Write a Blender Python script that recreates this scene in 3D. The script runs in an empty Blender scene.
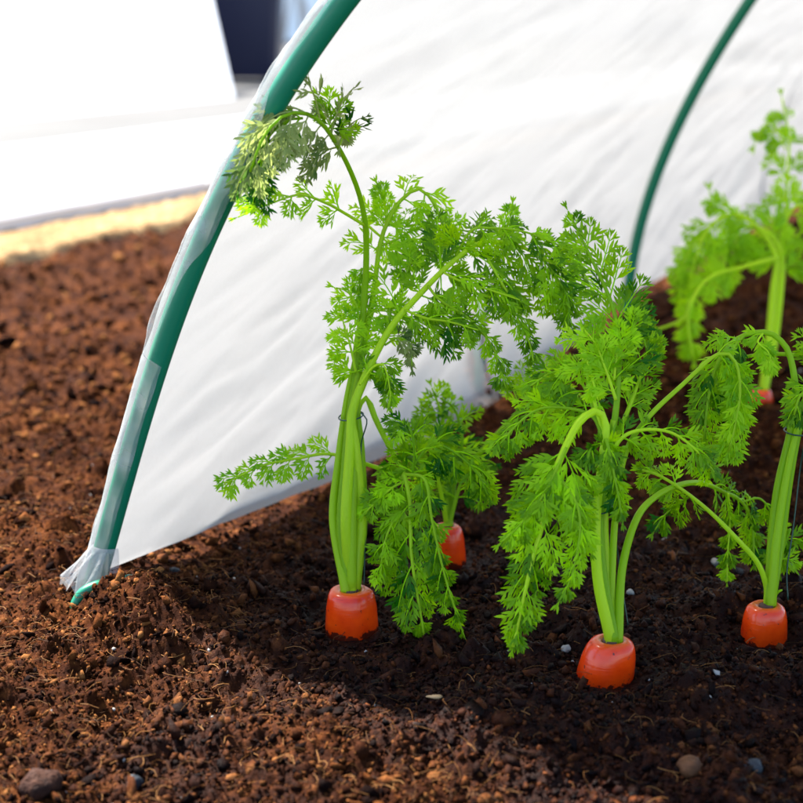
import bpy, math, random
import numpy as np
from mathutils import Vector
C = bpy.context.scene
COL = C.collection
R = math.radians
# ------------------------------------------------------------------ camera
FPX, PIX, PITCH, CAMH = 1570.0, 803.0, R(14.3), 0.425
cam_d = bpy.data.cameras.new('camera')
cam = bpy.data.objects.new('camera', cam_d); COL.objects.link(cam)
cam.location = (0, 0, CAMH); cam.rotation_euler = (R(90) - PITCH, 0, 0)
cam_d.sensor_width = 36; cam_d.lens = 36 * FPX / PIX
cam_d.clip_start = 0.02; cam_d.clip_end = 400
cam_d.dof.use_dof = True; cam_d.dof.focus_distance = 1.05; cam_d.dof.aperture_fstop = 7.5
C.camera = cam
# ------------------------------------------------------------------ light
SUN_EL, SUN_AZ = R(54), R(-46)          # azimuth clockwise from +Y (the view direction)
w = bpy.data.worlds.new('World'); C.world = w; w.use_nodes = True
nt = w.node_tree; bg = nt.nodes['Background']
sky = nt.nodes.new('ShaderNodeTexSky'); sky.sky_type = 'NISHITA'; sky.sun_disc = False
sky.sun_elevation = SUN_EL; sky.sun_rotation = SUN_AZ % (2 * math.pi)
nt.links.new(sky.outputs[0], bg.inputs[0]); bg.inputs[1].default_value = 0.11
S = Vector((math.sin(SUN_AZ) * math.cos(SUN_EL), math.cos(SUN_AZ) * math.cos(SUN_EL), math.sin(SUN_EL)))
sd = bpy.data.lights.new('sun', 'SUN'); sd.energy = 5.0; sd.angle = R(1.0); sd.color = (1, .93, .82)
sun = bpy.data.objects.new('sun', sd); COL.objects.link(sun)
sun.rotation_euler = S.to_track_quat('Z', 'Y').to_euler()
vs = C.view_settings
vs.view_transform = 'Standard'; vs.look = 'None'; vs.gamma = 1; vs.use_curve_mapping = False
vs.exposure = 2.3
C.cycles.transparent_max_bounces = 16; C.cycles.max_bounces = 10; C.cycles.diffuse_bounces = 5
# ------------------------------------------------------------------ calibration helpers (all 3D)
cp, sp_ = math.cos(PITCH), math.sin(PITCH)
def W(px, py, d):
    x = (px - 401.5) / FPX; y = -(py - 401.5) / FPX
    return np.array([x * d, (cp + y * sp_) * d, CAMH + (-sp_ + y * cp) * d])
def G(px, py, z=0.0):
    r = W(px, py, 1.0) - np.array([0, 0, CAMH]); t = (CAMH - z) / -r[2]
    return r * t + np.array([0, 0, CAMH])
B1 = np.array([-0.2278, 1.0688, 0.0]); UA = np.array([0.43805, 0.89895, 0.0]); VA = np.array([0.89895, -0.43805, 0.0])
UP = np.array([0, 0, 1.0])
def bed(s, wv, z=0.0):          # tunnel coordinates: along, across, up
    return B1 + UA * s + VA * wv + UP * z
# ------------------------------------------------------------------ mesh helpers
class M:
    def __init__(self): self.v = []; self.f = []; self.t = []
    def add(self, vs_, fs_, t=0.5):
        n = len(self.v); self.v.extend([tuple(a) for a in vs_]); self.f.extend([tuple(n + i for i in f) for f in fs_])
        self.t.extend([t] * len(vs_))
def link(name, me, mat, parent=None, smooth=True):
    o = bpy.data.objects.new(name, me); COL.objects.link(o)
    if mat: me.materials.append(mat)
    if smooth: me.polygons.foreach_set('use_smooth', [True] * len(me.polygons))
    if parent is not None:
        o.parent = parent; o.matrix_parent_inverse = parent.matrix_basis.inverted()
    return o
def build(name, m, mat, parent=None, smooth=True):
    me = bpy.data.meshes.new(name); me.from_pydata(m.v, [], m.f)
    if m.t:
        at = me.attributes.new('tint', 'FLOAT', 'POINT'); at.data.foreach_set('value', np.array(m.t, dtype=np.float32))
    me.update()
    return link(name, me, mat, parent, smooth)
def tag(o, label=None, cat=None, group=None, kind=None):
    if label: o['label'] = label
    if cat: o['category'] = cat
    if group: o['group'] = group
    if kind: o['kind'] = kind
    return o
def empty(name, loc):
    o = bpy.data.objects.new(name, None); o.location = Vector(loc); o.empty_display_size = .02; COL.objects.link(o); return o
def catmull(pts, n):
    P = np.array(pts, float)
    if len(P) == 2: P = np.array([P[0], (P[0] + P[1]) / 2, P[1]])
    E = np.vstack([2 * P[0] - P[1], P, 2 * P[-1] - P[-2]])
    seg = np.linalg.norm(np.diff(P, axis=0), axis=1); cum = np.concatenate([[0], np.cumsum(seg)]); T = np.linspace(0, cum[-1], n)
    out = []
    for t in T:
        i = min(int(np.searchsorted(cum, t, 'right')) - 1, len(seg) - 1); i = max(i, 0)
        a = (t - cum[i]) / max(seg[i], 1e-9); p0, p1, p2, p3 = E[i], E[i + 1], E[i + 2], E[i + 3]
        out.append(.5 * (2 * p1 + (p2 - p0) * a + (2 * p0 - 5 * p1 + 4 * p2 - p3) * a * a + (3 * p1 - p0 - 3 * p2 + p3) * a ** 3))
    return np.array(out)
def unit(a): return a / (np.linalg.norm(a) + 1e-12)
def tube(m, P, rad, sides=8, cap=True, t=0.5, flat=None, rib=0.0):
    P = np.asarray(P, float); n = len(P)
    rad = np.full(n, rad) if np.isscalar(rad) else np.asarray(rad)
    T = np.gradient(P, axis=0); T /= (np.linalg.norm(T, axis=1)[:, None] + 1e-12)
    a = np.array([0, 0, 1.0]) if abs(T[0][2]) < .9 else np.array([1.0, 0, 0])
    N = unit(np.cross(T[0], a)); vs_ = []
    for i in range(n):
        N = unit(N - T[i] * np.dot(N, T[i])); B = np.cross(T[i], N)
        for k in range(sides):
            q = 2 * math.pi * k / sides; r_ = rad[i] * (1 + rib * (1 if k % 2 else -1))
            vs_.append(P[i] + (N * math.cos(q) + B * math.sin(q)) * r_)
    fs = [(i * sides + k, i * sides + (k + 1) % sides, (i + 1) * sides + (k + 1) % sides, (i + 1) * sides + k) for i in range(n - 1) for k in range(sides)]
    if cap: fs += [tuple(range(sides))[::-1], tuple((n - 1) * sides + k for k in range(sides))]
    m.add(vs_, fs, t)
def box(m, o, ex, ey, ez):
    o, ex, ey, ez = map(np.array, (o, ex, ey, ez))
    v = [o + ex * a + ey * b + ez * c for a in (0, 1) for b in (0, 1) for c in (0, 1)]
    m.add(v, [(0, 1, 3, 2), (4, 6, 7, 5), (0, 4, 5, 1), (2, 3, 7, 6), (0, 2, 6, 4), (1, 5, 7, 3)])
# ------------------------------------------------------------------ noise in numpy
def _h(ix, iy, s):
    n = (ix.astype(np.int64) * 374761393 + iy.astype(np.int64) * 668265263 + s * 2147483647) & 0xffffffff
    n = ((n ^ (n >> 13)) * 1274126177) & 0xffffffff
    return ((n ^ (n >> 16)) & 0xffff) / 65535.0
def vnoise(x, y, s=0):
    ix = np.floor(x); iy = np.floor(y); fx = x - ix; fy = y - iy; fx = fx * fx * (3 - 2 * fx); fy = fy * fy * (3 - 2 * fy)
    a = _h(ix, iy, s); b = _h(ix + 1, iy, s); c = _h(ix, iy + 1, s); d = _h(ix + 1, iy + 1, s)
    return (a * (1 - fx) + b * fx) * (1 - fy) + (c * (1 - fx) + d * fx) * fy
def fbm(x, y, o, s=0, g=.5):
    r = np.zeros_like(x); a = 1; tot = 0
    for i in range(o):
        r += a * vnoise(x, y, s + i); tot += a; a *= g
        x, y = x * 1.9 + y * .6 + 3.1, y * 1.9 - x * .6 + 1.7
    return r / tot
def worley(x, y, s=0):
    ix = np.floor(x); iy = np.floor(y); best = np.full(x.shape, 9.0); bid = np.zeros_like(x)
    for dx in (-1, 0, 1):
        for dy in (-1, 0, 1):
            cx = ix + dx; cy = iy + dy
            px = cx + _h(cx, cy, s); py = cy + _h(cx, cy, s + 7); d = (px - x) ** 2 + (py - y) ** 2
            k = d < best; best = np.where(k, d, best); bid = np.where(k, _h(cx, cy, s + 13), bid)
    return np.sqrt(best), bid
# ------------------------------------------------------------------ soil height and dark patches
CARROTS = [G(350, 630), G(606, 684), G(768, 643), G(449, 560), G(763, 410)]
MOUNDS = [(G(150, 632), .042, .030, .028), (G(185, 655), .05, .012, .03), (G(110, 745), .07, .014, .04),
          (G(400, 745), .09, .008, .05), (G(740, 690), .1, .008, .05), (G(30, 690), .06, .01, .05)]
def height(x, y, lod=1.0):
    z = (fbm(x * 5, y * 5, 3, 3) - .5) * .034
    z += (fbm(x * 22, y * 22, 3, 9) - .5) * .020
    wx = x + (vnoise(x * 60, y * 60, 5) - .5) * .012; wy = y + (vnoise(x * 60, y * 60, 6) - .5) * .012
    d, b = worley(wx * 42, wy * 42, 11); z += np.clip(.62 - d, 0, 1) * (b ** 3) * .024
    d, b = worley(wx * 110 + 5, wy * 110, 21); z += np.clip(.6 - d, 0, 1) * b * .0075
    z += (fbm(x * 190, y * 190, 4, 31, .65) - .5) * .0075 * lod
    for (c, rx, hh, ry) in MOUNDS:
        q = ((x - c[0]) / rx) ** 2 + ((y - c[1]) / ry) ** 2; z += hh * np.exp(-q)
    ls = (x - B1[0]) * UA[0] + (y - B1[1]) * UA[1]; lw = (x - B1[0]) * VA[0] + (y - B1[1]) * VA[1]
    ln_ = np.exp(-((lw - .02) / .045) ** 2) * (1 / (1 + np.exp(-(ls - .07) / .015))); z = z * (1 - .8 * ln_) - .004 * ln_
    for c in CARROTS:           # keep the ground at its level round the roots
        q = ((x - c[0]) ** 2 + (y - c[1]) ** 2) / .035 ** 2; z = z * (1 - .85 * np.exp(-q)) - .002 * np.exp(-q) 
    return z
def hz(x, y): return float(height(np.array([float(x)]), np.array([float(y)]))[0])
def blend_mask(x, y):  # picks darker, smoother soil inside the tunnel, round the carrots and in front
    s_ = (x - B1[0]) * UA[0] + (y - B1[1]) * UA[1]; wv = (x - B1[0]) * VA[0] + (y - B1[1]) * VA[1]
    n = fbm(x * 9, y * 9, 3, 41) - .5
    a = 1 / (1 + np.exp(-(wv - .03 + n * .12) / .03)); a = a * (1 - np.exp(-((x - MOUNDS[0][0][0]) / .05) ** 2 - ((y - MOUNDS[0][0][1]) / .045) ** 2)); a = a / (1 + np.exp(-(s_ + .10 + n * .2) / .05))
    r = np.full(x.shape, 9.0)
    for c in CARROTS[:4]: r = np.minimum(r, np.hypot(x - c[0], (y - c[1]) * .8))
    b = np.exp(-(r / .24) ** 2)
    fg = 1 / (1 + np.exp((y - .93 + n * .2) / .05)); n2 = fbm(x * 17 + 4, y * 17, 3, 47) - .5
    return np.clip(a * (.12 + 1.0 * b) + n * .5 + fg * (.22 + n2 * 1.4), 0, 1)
# ------------------------------------------------------------------ materials
def mat(name):
    m = bpy.data.materials.new(name); m.use_nodes = True; nt = m.node_tree; nt.nodes.clear()
    out = nt.nodes.new('ShaderNodeOutputMaterial'); return m, nt, out
def N(nt, t, **k):
    n = nt.nodes.new(t)
    for a, b in k.items():
        if a in n.inputs.keys(): n.inputs[a].default_value = b
        else: setattr(n, a, b)
    return n
def ramp(nt, stops, src):
    r = nt.nodes.new('ShaderNodeValToRGB'); e = r.color_ramp.elements
    while len(e) < len(stops): e.new(.5)
    for i, (p, c) in enumerate(stops): e[i].position = p; e[i].color = (*c, 1)
    nt.links.new(src, r.inputs[0]); return r
def simple(name, col, rough=.5, spec=.5, noise=None, bump=0, bscale=80, **k):
    m, nt, out = mat(name); b = N(nt, 'ShaderNodeBsdfPrincipled', Roughness=rough); b.inputs['Specular IOR Level'].default_value = spec
    b.inputs['Base Color'].default_value = (*col, 1)
    for a, v in k.items(): b.inputs[a.replace('_', ' ')].default_value = v
    geo = N(nt, 'ShaderNodeNewGeometry')
    if noise:
        no = N(nt, 'ShaderNodeTexNoise', Scale=noise[0], Detail=5.0); nt.links.new(geo.outputs['Position'], no.inputs['Vector'])
        r = ramp(nt, [(.3, col), (.7, noise[1])], no.outputs[0]); nt.links.new(r.outputs[0], b.inputs['Base Color'])
    if bump:
        no = N(nt, 'ShaderNodeTexNoise', Scale=bscale, Detail=4.0); nt.links.new(geo.outputs['Position'], no.inputs['Vector'])
        bm_ = N(nt, 'ShaderNodeBump', Strength=bump, Distance=.002); nt.links.new(no.outputs[0], bm_.inputs['Height']); nt.links.new(bm_.outputs[0], b.inputs['Normal'])
    nt.links.new(b.outputs[0], out.inputs[0]); return m
def soil_mat(name, per_piece=False):
    m, nt, out = mat(name); L = nt.links.new
    geo = N(nt, 'ShaderNodeNewGeometry'); b = N(nt, 'ShaderNodeBsdfPrincipled')
    n1 = N(nt, 'ShaderNodeTexNoise', Scale=95.0, Detail=6.0, Roughness=.65); L(geo.outputs['Position'], n1.inputs['Vector'])
    n2 = N(nt, 'ShaderNodeTexNoise', Scale=11.0, Detail=4.0); L(geo.outputs['Position'], n2.inputs['Vector'])
    a = N(nt, 'ShaderNodeMath', operation='ADD'); L(n1.outputs[0], a.inputs[0])
    at = N(nt, 'ShaderNodeAttribute', attribute_name='tint')
    mu = N(nt, 'ShaderNodeMath', operation='MULTIPLY_ADD'); L(at.outputs['Fac'] if per_piece else n2.outputs[0], mu.inputs[0]); mu.inputs[1].default_value = .6 if per_piece else .5; mu.inputs[2].default_value = -.3 if per_piece else -.25
    L(mu.outputs[0], a.inputs[1])
    paler = ramp(nt, [(.25, (.005, .0014, .0008)), (.5, (.032, .0088, .0024)), (.68, (.092, .029, .0075)), (.85, (.20, .084, .025))], a.outputs[0])
    darker = ramp(nt, [(.25, (.003, .0009, .0009)), (.52, (.0125, .0032, .0018)), (.72, (.040, .0105, .0034)), (.9, (.11, .033, .009))], a.outputs[0])
    aw = N(nt, 'ShaderNodeAttribute', attribute_name='blend_mask')
    mx = N(nt, 'ShaderNodeMix', data_type='RGBA'); L(aw.outputs['Fac'], mx.inputs[0]); L(paler.outputs[0], mx.inputs[6]); L(darker.outputs[0], mx.inputs[7])
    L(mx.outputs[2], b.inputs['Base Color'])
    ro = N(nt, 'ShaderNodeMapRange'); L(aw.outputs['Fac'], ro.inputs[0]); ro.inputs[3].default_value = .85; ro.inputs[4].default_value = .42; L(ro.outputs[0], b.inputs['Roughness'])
    n3 = N(nt, 'ShaderNodeTexNoise', Scale=420.0, Detail=4.0, Roughness=.7); L(geo.outputs['Position'], n3.inputs['Vector'])
    bp = N(nt, 'ShaderNodeBump', Strength=.9, Distance=.0016); L(n3.outputs[0], bp.inputs['Height']); L(bp.outputs[0], b.inputs['Normal'])
    sl = N(nt, 'ShaderNodeMapRange'); L(aw.outputs['Fac'], sl.inputs[0]); sl.inputs[3].default_value = .03; sl.inputs[4].default_value = .05; L(sl.outputs[0], b.inputs['Specular IOR Level'])
    L(b.outputs[0], out.inputs[0]); return m
def leaf_mat(name, c0, c1, tr, rough=.42):
    m, nt, out = mat(name); L = nt.links.new
    at = N(nt, 'ShaderNodeAttribute', attribute_name='tint'); r = ramp(nt, [(0, c0), (1, c1)], at.outputs['Fac'])
    r2 = ramp(nt, [(0, tuple(a * tr for a in c0)), (1, tuple(min(.95, a * tr) for a in c1))], at.outputs['Fac'])
    b = N(nt, 'ShaderNodeBsdfPrincipled', Roughness=rough); L(r.outputs[0], b.inputs['Base Color']); b.inputs['Specular IOR Level'].default_value = .16
    t = N(nt, 'ShaderNodeBsdfTranslucent'); L(r2.outputs[0], t.inputs[0])
    mx = N(nt, 'ShaderNodeMixShader'); mx.inputs[0].default_value = .5; L(b.outputs[0], mx.inputs[1]); L(t.outputs[0], mx.inputs[2]); L(mx.outputs[0], out.inputs[0]); return m
def film_mat(name, trans, alb=.5, bump=.5, grain=260.0, tl=.20):
    m, nt, out = mat(name); L = nt.links.new
    d = N(nt, 'ShaderNodeBsdfDiffuse'); d.inputs[0].default_value = (alb, alb * 1.015, alb * 1.03, 1)
    t = N(nt, 'ShaderNodeBsdfTranslucent'); t.inputs[0].default_value = (tl, tl * 1.01, tl * 1.02, 1)
    g = N(nt, 'ShaderNodeBsdfGlossy', Roughness=.28); tr = N(nt, 'ShaderNodeBsdfTransparent')
    geo = N(nt, 'ShaderNodeNewGeometry'); n = N(nt, 'ShaderNodeTexNoise', Scale=46.0, Detail=7.0, Roughness=.6); L(geo.outputs['Position'], n.inputs['Vector'])
    bp = N(nt, 'ShaderNodeBump', Strength=bump, Distance=.004); L(n.outputs[0], bp.inputs['Height'])
    for s_ in (d, g): L(bp.outputs[0], s_.inputs['Normal'])
    m1 = N(nt, 'ShaderNodeMixShader'); m1.inputs[0].default_value = .55; L(d.outputs[0], m1.inputs[1]); L(t.outputs[0], m1.inputs[2])
    m2 = N(nt, 'ShaderNodeMixShader'); m2.inputs[0].default_value = .05; L(m1.outputs[0], m2.inputs[1]); L(g.outputs[0], m2.inputs[2])
    n2 = N(nt, 'ShaderNodeTexNoise', Scale=grain, Detail=3.0); L(geo.outputs['Position'], n2.inputs['Vector'])
    mr = N(nt, 'ShaderNodeMapRange'); L(n2.outputs[0], mr.inputs[0]); mr.inputs[1].default_value = .3; mr.inputs[2].default_value = .7; mr.inputs[3].default_value = trans * .6; mr.inputs[4].default_value = trans * 1.4
    cl = N(nt, 'ShaderNodeAttribute', attribute_name='blend_mask'); ca = N(nt, 'ShaderNodeMath', operation='MULTIPLY_ADD'); L(cl.outputs['Fac'], ca.inputs[0]); ca.inputs[1].default_value = .45; L(mr.outputs[0], ca.inputs[2])
    m3 = N(nt, 'ShaderNodeMixShader'); L(ca.outputs[0], m3.inputs[0]); L(m2.outputs[0], m3.inputs[1]); L(tr.outputs[0], m3.inputs[2])
    L(m3.outputs[0], out.inputs[0]); return m
def root_mat():
    m, nt, out = mat('carrot_skin'); L = nt.links.new
    b = N(nt, 'ShaderNodeBsdfPrincipled', Roughness=.22); geo = N(nt, 'ShaderNodeNewGeometry')
    n = N(nt, 'ShaderNodeTexNoise', Scale=60.0, Detail=4.0); L(geo.outputs['Position'], n.inputs['Vector'])
    r = ramp(nt, [(.3, (.58, .022, .001)), (.7, (.80, .060, .002))], n.outputs[0])
    n3 = N(nt, 'ShaderNodeTexNoise', Scale=330.0, Detail=3.0); L(geo.outputs['Position'], n3.inputs['Vector'])
    sp = ramp(nt, [(.66, (0, 0, 0)), (.72, (1, 1, 1))], n3.outputs[0])
    mx = N(nt, 'ShaderNodeMix', data_type='RGBA'); L(sp.outputs[0], mx.inputs[0]); L(r.outputs[0], mx.inputs[6]); mx.inputs[7].default_value = (.09, .02, .01, 1)
    mpc = N(nt, 'ShaderNodeMapping'); mpc.inputs['Scale'].default_value = (45, 45, 700); L(geo.outputs['Position'], mpc.inputs[0])
    nc = N(nt, 'ShaderNodeTexNoise', Scale=1.0, Detail=3.0); L(mpc.outputs[0], nc.inputs['Vector']); cr = ramp(nt, [(.70, (0, 0, 0)), (.74, (.5, .5, .5))], nc.outputs[0])
    mc = N(nt, 'ShaderNodeMix', data_type='RGBA'); L(cr.outputs[0], mc.inputs[0]); L(mx.outputs[2], mc.inputs[6]); mc.inputs[7].default_value = (.22, .022, .004, 1)
    sx = N(nt, 'ShaderNodeSeparateXYZ'); L(geo.outputs['Position'], sx.inputs[0]); zr = N(nt, 'ShaderNodeMapRange'); L(sx.outputs[2], zr.inputs[0]); zr.inputs[1].default_value = .007; zr.inputs[2].default_value = .0; zr.inputs[3].default_value = -.22; zr.inputs[4].default_value = .22
    nd = N(nt, 'ShaderNodeTexNoise', Scale=190.0, Detail=5.0); L(geo.outputs['Position'], nd.inputs['Vector']); ad = N(nt, 'ShaderNodeMath', operation='ADD'); L(zr.outputs[0], ad.inputs[0]); L(nd.outputs[0], ad.inputs[1]); dr_ = ramp(nt, [(.56, (0, 0, 0)), (.62, (.9, .9, .9))], ad.outputs[0])
    md = N(nt, 'ShaderNodeMix', data_type='RGBA'); L(dr_.outputs[0], md.inputs[0]); L(mc.outputs[2], md.inputs[6]); md.inputs[7].default_value = (.02, .007, .004, 1); mx = md
    at = N(nt, 'ShaderNodeAttribute', attribute_name='tint')
    m2 = N(nt, 'ShaderNodeMix', data_type='RGBA'); L(at.outputs['Fac'], m2.inputs[0]); L(mx.outputs[2], m2.inputs[6]); m2.inputs[7].default_value = (.52, .15, .02, 1)
    L(m2.outputs[2], b.inputs['Base Color'])
    mp = N(nt, 'ShaderNodeMapping'); mp.inputs['Scale'].default_value = (60, 60, 520); L(geo.outputs['Position'], mp.inputs[0])
    n2 = N(nt, 'ShaderNodeTexNoise', Scale=1.0, Detail=5.0); L(mp.outputs[0], n2.inputs['Vector'])
    bp = N(nt, 'ShaderNodeBump', Strength=.16, Distance=.0012); L(n2.outputs[0], bp.inputs['Height']); L(bp.outputs[0], b.inputs['Normal'])
    b.inputs['Subsurface Weight'].default_value = .12; b.inputs['Subsurface Radius'].default_value = (.006, .002, .001); b.inputs['Subsurface Scale'].default_value = 1
    b.inputs['Coat Weight'].default_value = .2; b.inputs['Specular IOR Level'].default_value = .3; b.inputs['Coat Roughness'].default_value = .12
    L(b.outputs[0], out.inputs[0]); return m
SOIL = soil_mat('peaty_soil'); CRUMB = soil_mat('peat_crumb', True)
LEAF = leaf_mat('carrot_leaf', (.010, .11, .001), (.42, .74, .003), 1.4)
LEAFY = leaf_mat('young_carrot_leaf', (.12, .34, .003), (.42, .68, .006), 1.35)
WILT = leaf_mat('withered_carrot_leaf', (.010, .075, .003), (.46, .52, .16), 1.1, .7)
STALK = leaf_mat('carrot_stalk', (.16, .38, .004), (.60, .80, .03), 1.2, .3)
ROOT = root_mat()
FILM = film_mat('frosted_film', .025, .34, .6); HEM = film_mat('clear_film_hem', .70, .85, .9, 24.0)
TUBE = simple('green_plastic_tube', (.004, .16, .085), .33, .4, bump=.15)
OTUBE = simple('dark_green_tube', (.004, .12, .07), .4)
WIRE = simple('green_coated_wire', (.004, .045, .03), .35)
KERB = simple('pale_concrete', (.52, .51, .49), .8, .3, noise=(6, (.60, .59, .57)), bump=.3)
PAVE = simple('weathered_paving', (.08, .08, .078), .85, .2, noise=(2.5, (.10, .10, .098)))
RENDER = simple('white_render', (.90, .89, .87), .8, .2)
STRAW = soil_mat('straw_grit')
for n in STRAW.node_tree.nodes:
    if n.type == 'VALTORGB':
        for e, c in zip(n.color_ramp.elements, [(.10, .055, .024), (.24, .15, .07), (.42, .29, .14), (.60, .47, .28)]): e.color = (*c, 1)
NAVY = simple('navy_plastic', (.006, .008, .030), .4, .25)
STEEL = simple('grey_metal', (.35, .36, .38), .4, Metallic=.6)
# ------------------------------------------------------------------ setting: ground, paving, kerb, straw strip, soil
KW = -1.247                                      # the kerb's face, across the tunnel axis
def slab(name, s0, s1, w0, w1, z0, z1, m_):
    m = M(); box(m, bed(s0, w0, z0), UA * (s1 - s0), VA * (w1 - w0), UP * (z1 - z0)); return build(name, m, m_, smooth=False)
me = bpy.data.meshes.new('ground'); me.from_pydata([(-150, -60, -.05), (150, -60, -.05), (150, 300, -.05), (-150, 300, -.05)], [], [(0, 1, 2, 3)])
tag(link('ground', me, PAVE), kind='structure')
me = bpy.data.meshes.new('paving'); me.from_pydata([tuple(bed(-6, KW - 40, .012)), tuple(bed(-6, KW - .50, .008)), tuple(bed(40, KW - .50, .008)), tuple(bed(40, KW - 40, .012))], [], [(0, 1, 2, 3)])
tag(link('paving', me, PAVE), kind='structure')
km = M(); s = -6.0
while s < 9:                                    # edging slabs with open joints
    ln = .90
    x0, x1 = s + .004, s + ln - .004; zt = .042
    a = []
    for (ss, ww) in ((x0, KW), (x1, KW), (x1, KW - .95), (x0, KW - .95)): a.append(bed(ss, ww, -.05))
    for (ss, ww) in ((x0, KW), (x1, KW), (x1, KW - .95), (x0, KW - .95)): a.append(bed(ss, ww, zt - .006))
    for (ss, ww) in ((x0 + .006, KW - .006), (x1 - .006, KW - .006), (x1 - .006, KW - .944), (x0 + .006, KW - .944)): a.append(bed(ss, ww, zt))
    km.add(a, [(i, (i + 1) % 4, 4 + (i + 1) % 4, 4 + i) for i in range(4)] + [(4 + i, 4 + (i + 1) % 4, 8 + (i + 1) % 4, 8 + i) for i in range(4)] + [(8, 9, 10, 11)])
    s += ln
tag(build('kerb', km, KERB, smooth=False), kind='structure')
def grid(name, X, Y, Z, m_, maskv=None):
    n0, n1 = X.shape; me = bpy.data.meshes.new(name)
    co = np.stack([X, Y, Z], -1).reshape(-1, 3).astype(np.float32)
    i = np.arange(n0 * n1).reshape(n0, n1); q = np.stack([i[:-1, :-1], i[:-1, 1:], i[1:, 1:], i[1:, :-1]], -1).reshape(-1, 4)
    me.vertices.add(len(co)); me.vertices.foreach_set('co', co.ravel()); me.loops.add(q.size); me.loops.foreach_set('vertex_index', q.ravel().astype(np.int32))
    me.polygons.add(len(q)); me.polygons.foreach_set('loop_start', np.arange(0, q.size, 4, dtype=np.int32))
    me.update(calc_edges=True)
    if maskv is not None:
        at = me.attributes.new('blend_mask', 'FLOAT', 'POINT'); at.data.foreach_set('value', maskv.ravel().astype(np.float32))
    return link(name, me, m_)
rr = np.concatenate([np.linspace(.25, .62, 60, endpoint=False), .62 * np.exp(np.linspace(0, math.log(1.75 / .62), 620)), 1.75 * np.exp(np.linspace(0, math.log(7 / 1.75), 330))[1:]])
th = np.concatenate([np.linspace(-75, -18, 90, endpoint=False), np.linspace(-18, 18, 720), np.linspace(18, 75, 90)[1:]])
RR, TH = np.meshgrid(rr, np.radians(th), indexing='ij'); X = RR * np.sin(TH); Y = RR * np.cos(TH) 
Z = height(X, Y); WV = (X - B1[0]) * VA[0] + (Y - B1[1]) * VA[1]
k = np.clip((WV - (KW + .03)) / .06, 0, 1); Z = Z * k + (1 - k) * -.07; k2 = np.clip((WV - (KW + .10)) / .12, 0, 1); Z = Z * (.4 + .6 * k2)
tag(grid('soil', X, Y, Z, SOIL, blend_mask(X, Y)), kind='structure')
ss = np.linspace(-1, 7, 1100); ww = np.linspace(KW - .01, KW + .22, 60); SS, WW = np.meshgrid(ss, ww, indexing='ij')
X = B1[0] + UA[0] * SS + VA[0] * WW; Y = B1[1] + UA[1] * SS + VA[1] * WW
edge = KW + .165 + (fbm(SS * 6, SS * 0, 3, 77) - .5) * .09
Z = (fbm(X * 60, Y * 60, 4, 51) - .5) * .012 + .014 - np.clip((WW - edge) / .05, 0, 1) * .06
tag(grid('straw_mulch', X, Y, Z, STRAW, Z * 0), kind='stuff')
# ------------------------------------------------------------------ crumbs, fibres, grit on the soil
rng = np.random.default_rng(4)
def scatter_pts(n, r0, r1, half=20, wmin=-1.0, wmax=9):
    u = rng.random(n); r = r0 * np.exp(u * math.log(r1 / r0)); a = np.radians(rng.uniform(-half, half, n)); x = r * np.sin(a); y = r * np.cos(a)
    wv = (x - B1[0]) * VA[0] + (y - B1[1]) * VA[1]; k = (wv > wmin) & (wv < wmax)
    for c in CARROTS: k &= np.hypot(x - c[0], y - c[1]) > .0185
    return x[k], y[k]
ICO = None
def ico():
    t = (1 + 5 ** .5) / 2
    v = np.array([(-1, t, 0), (1, t, 0), (-1, -t, 0), (1, -t, 0), (0, -1, t), (0, 1, t), (0, -1, -t), (0, 1, -t), (t, 0, -1), (t, 0, 1), (-t, 0, -1), (-t, 0, 1)]) / math.sqrt(1 + t * t)
    f = np.array([(0, 11, 5), (0, 5, 1), (0, 1, 7), (0, 7, 10), (0, 10, 11), (1, 5, 9), (5, 11, 4), (11, 10, 2), (10, 7, 6), (7, 1, 8), (3, 9, 4), (3, 4, 2), (3, 2, 6), (3, 6, 8), (3, 8, 9), (4, 9, 5), (2, 4, 11), (6, 2, 10), (8, 6, 7), (9, 8, 1)])
    return v, f
def rotm(n):
    q = rng.normal(size=(n, 4)); q /= np.linalg.norm(q, axis=1)[:, None]; a, b, c, d = q.T
    return np.stack([1 - 2 * (c * c + d * d), 2 * (b * c - a * d), 2 * (b * d + a * c), 2 * (b * c + a * d), 1 - 2 * (b * b + d * d), 2 * (c * d - a * b), 2 * (b * d - a * c), 2 * (c * d + a * b), 1 - 2 * (b * b + c * c)], -1).reshape(n, 3, 3)
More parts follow.
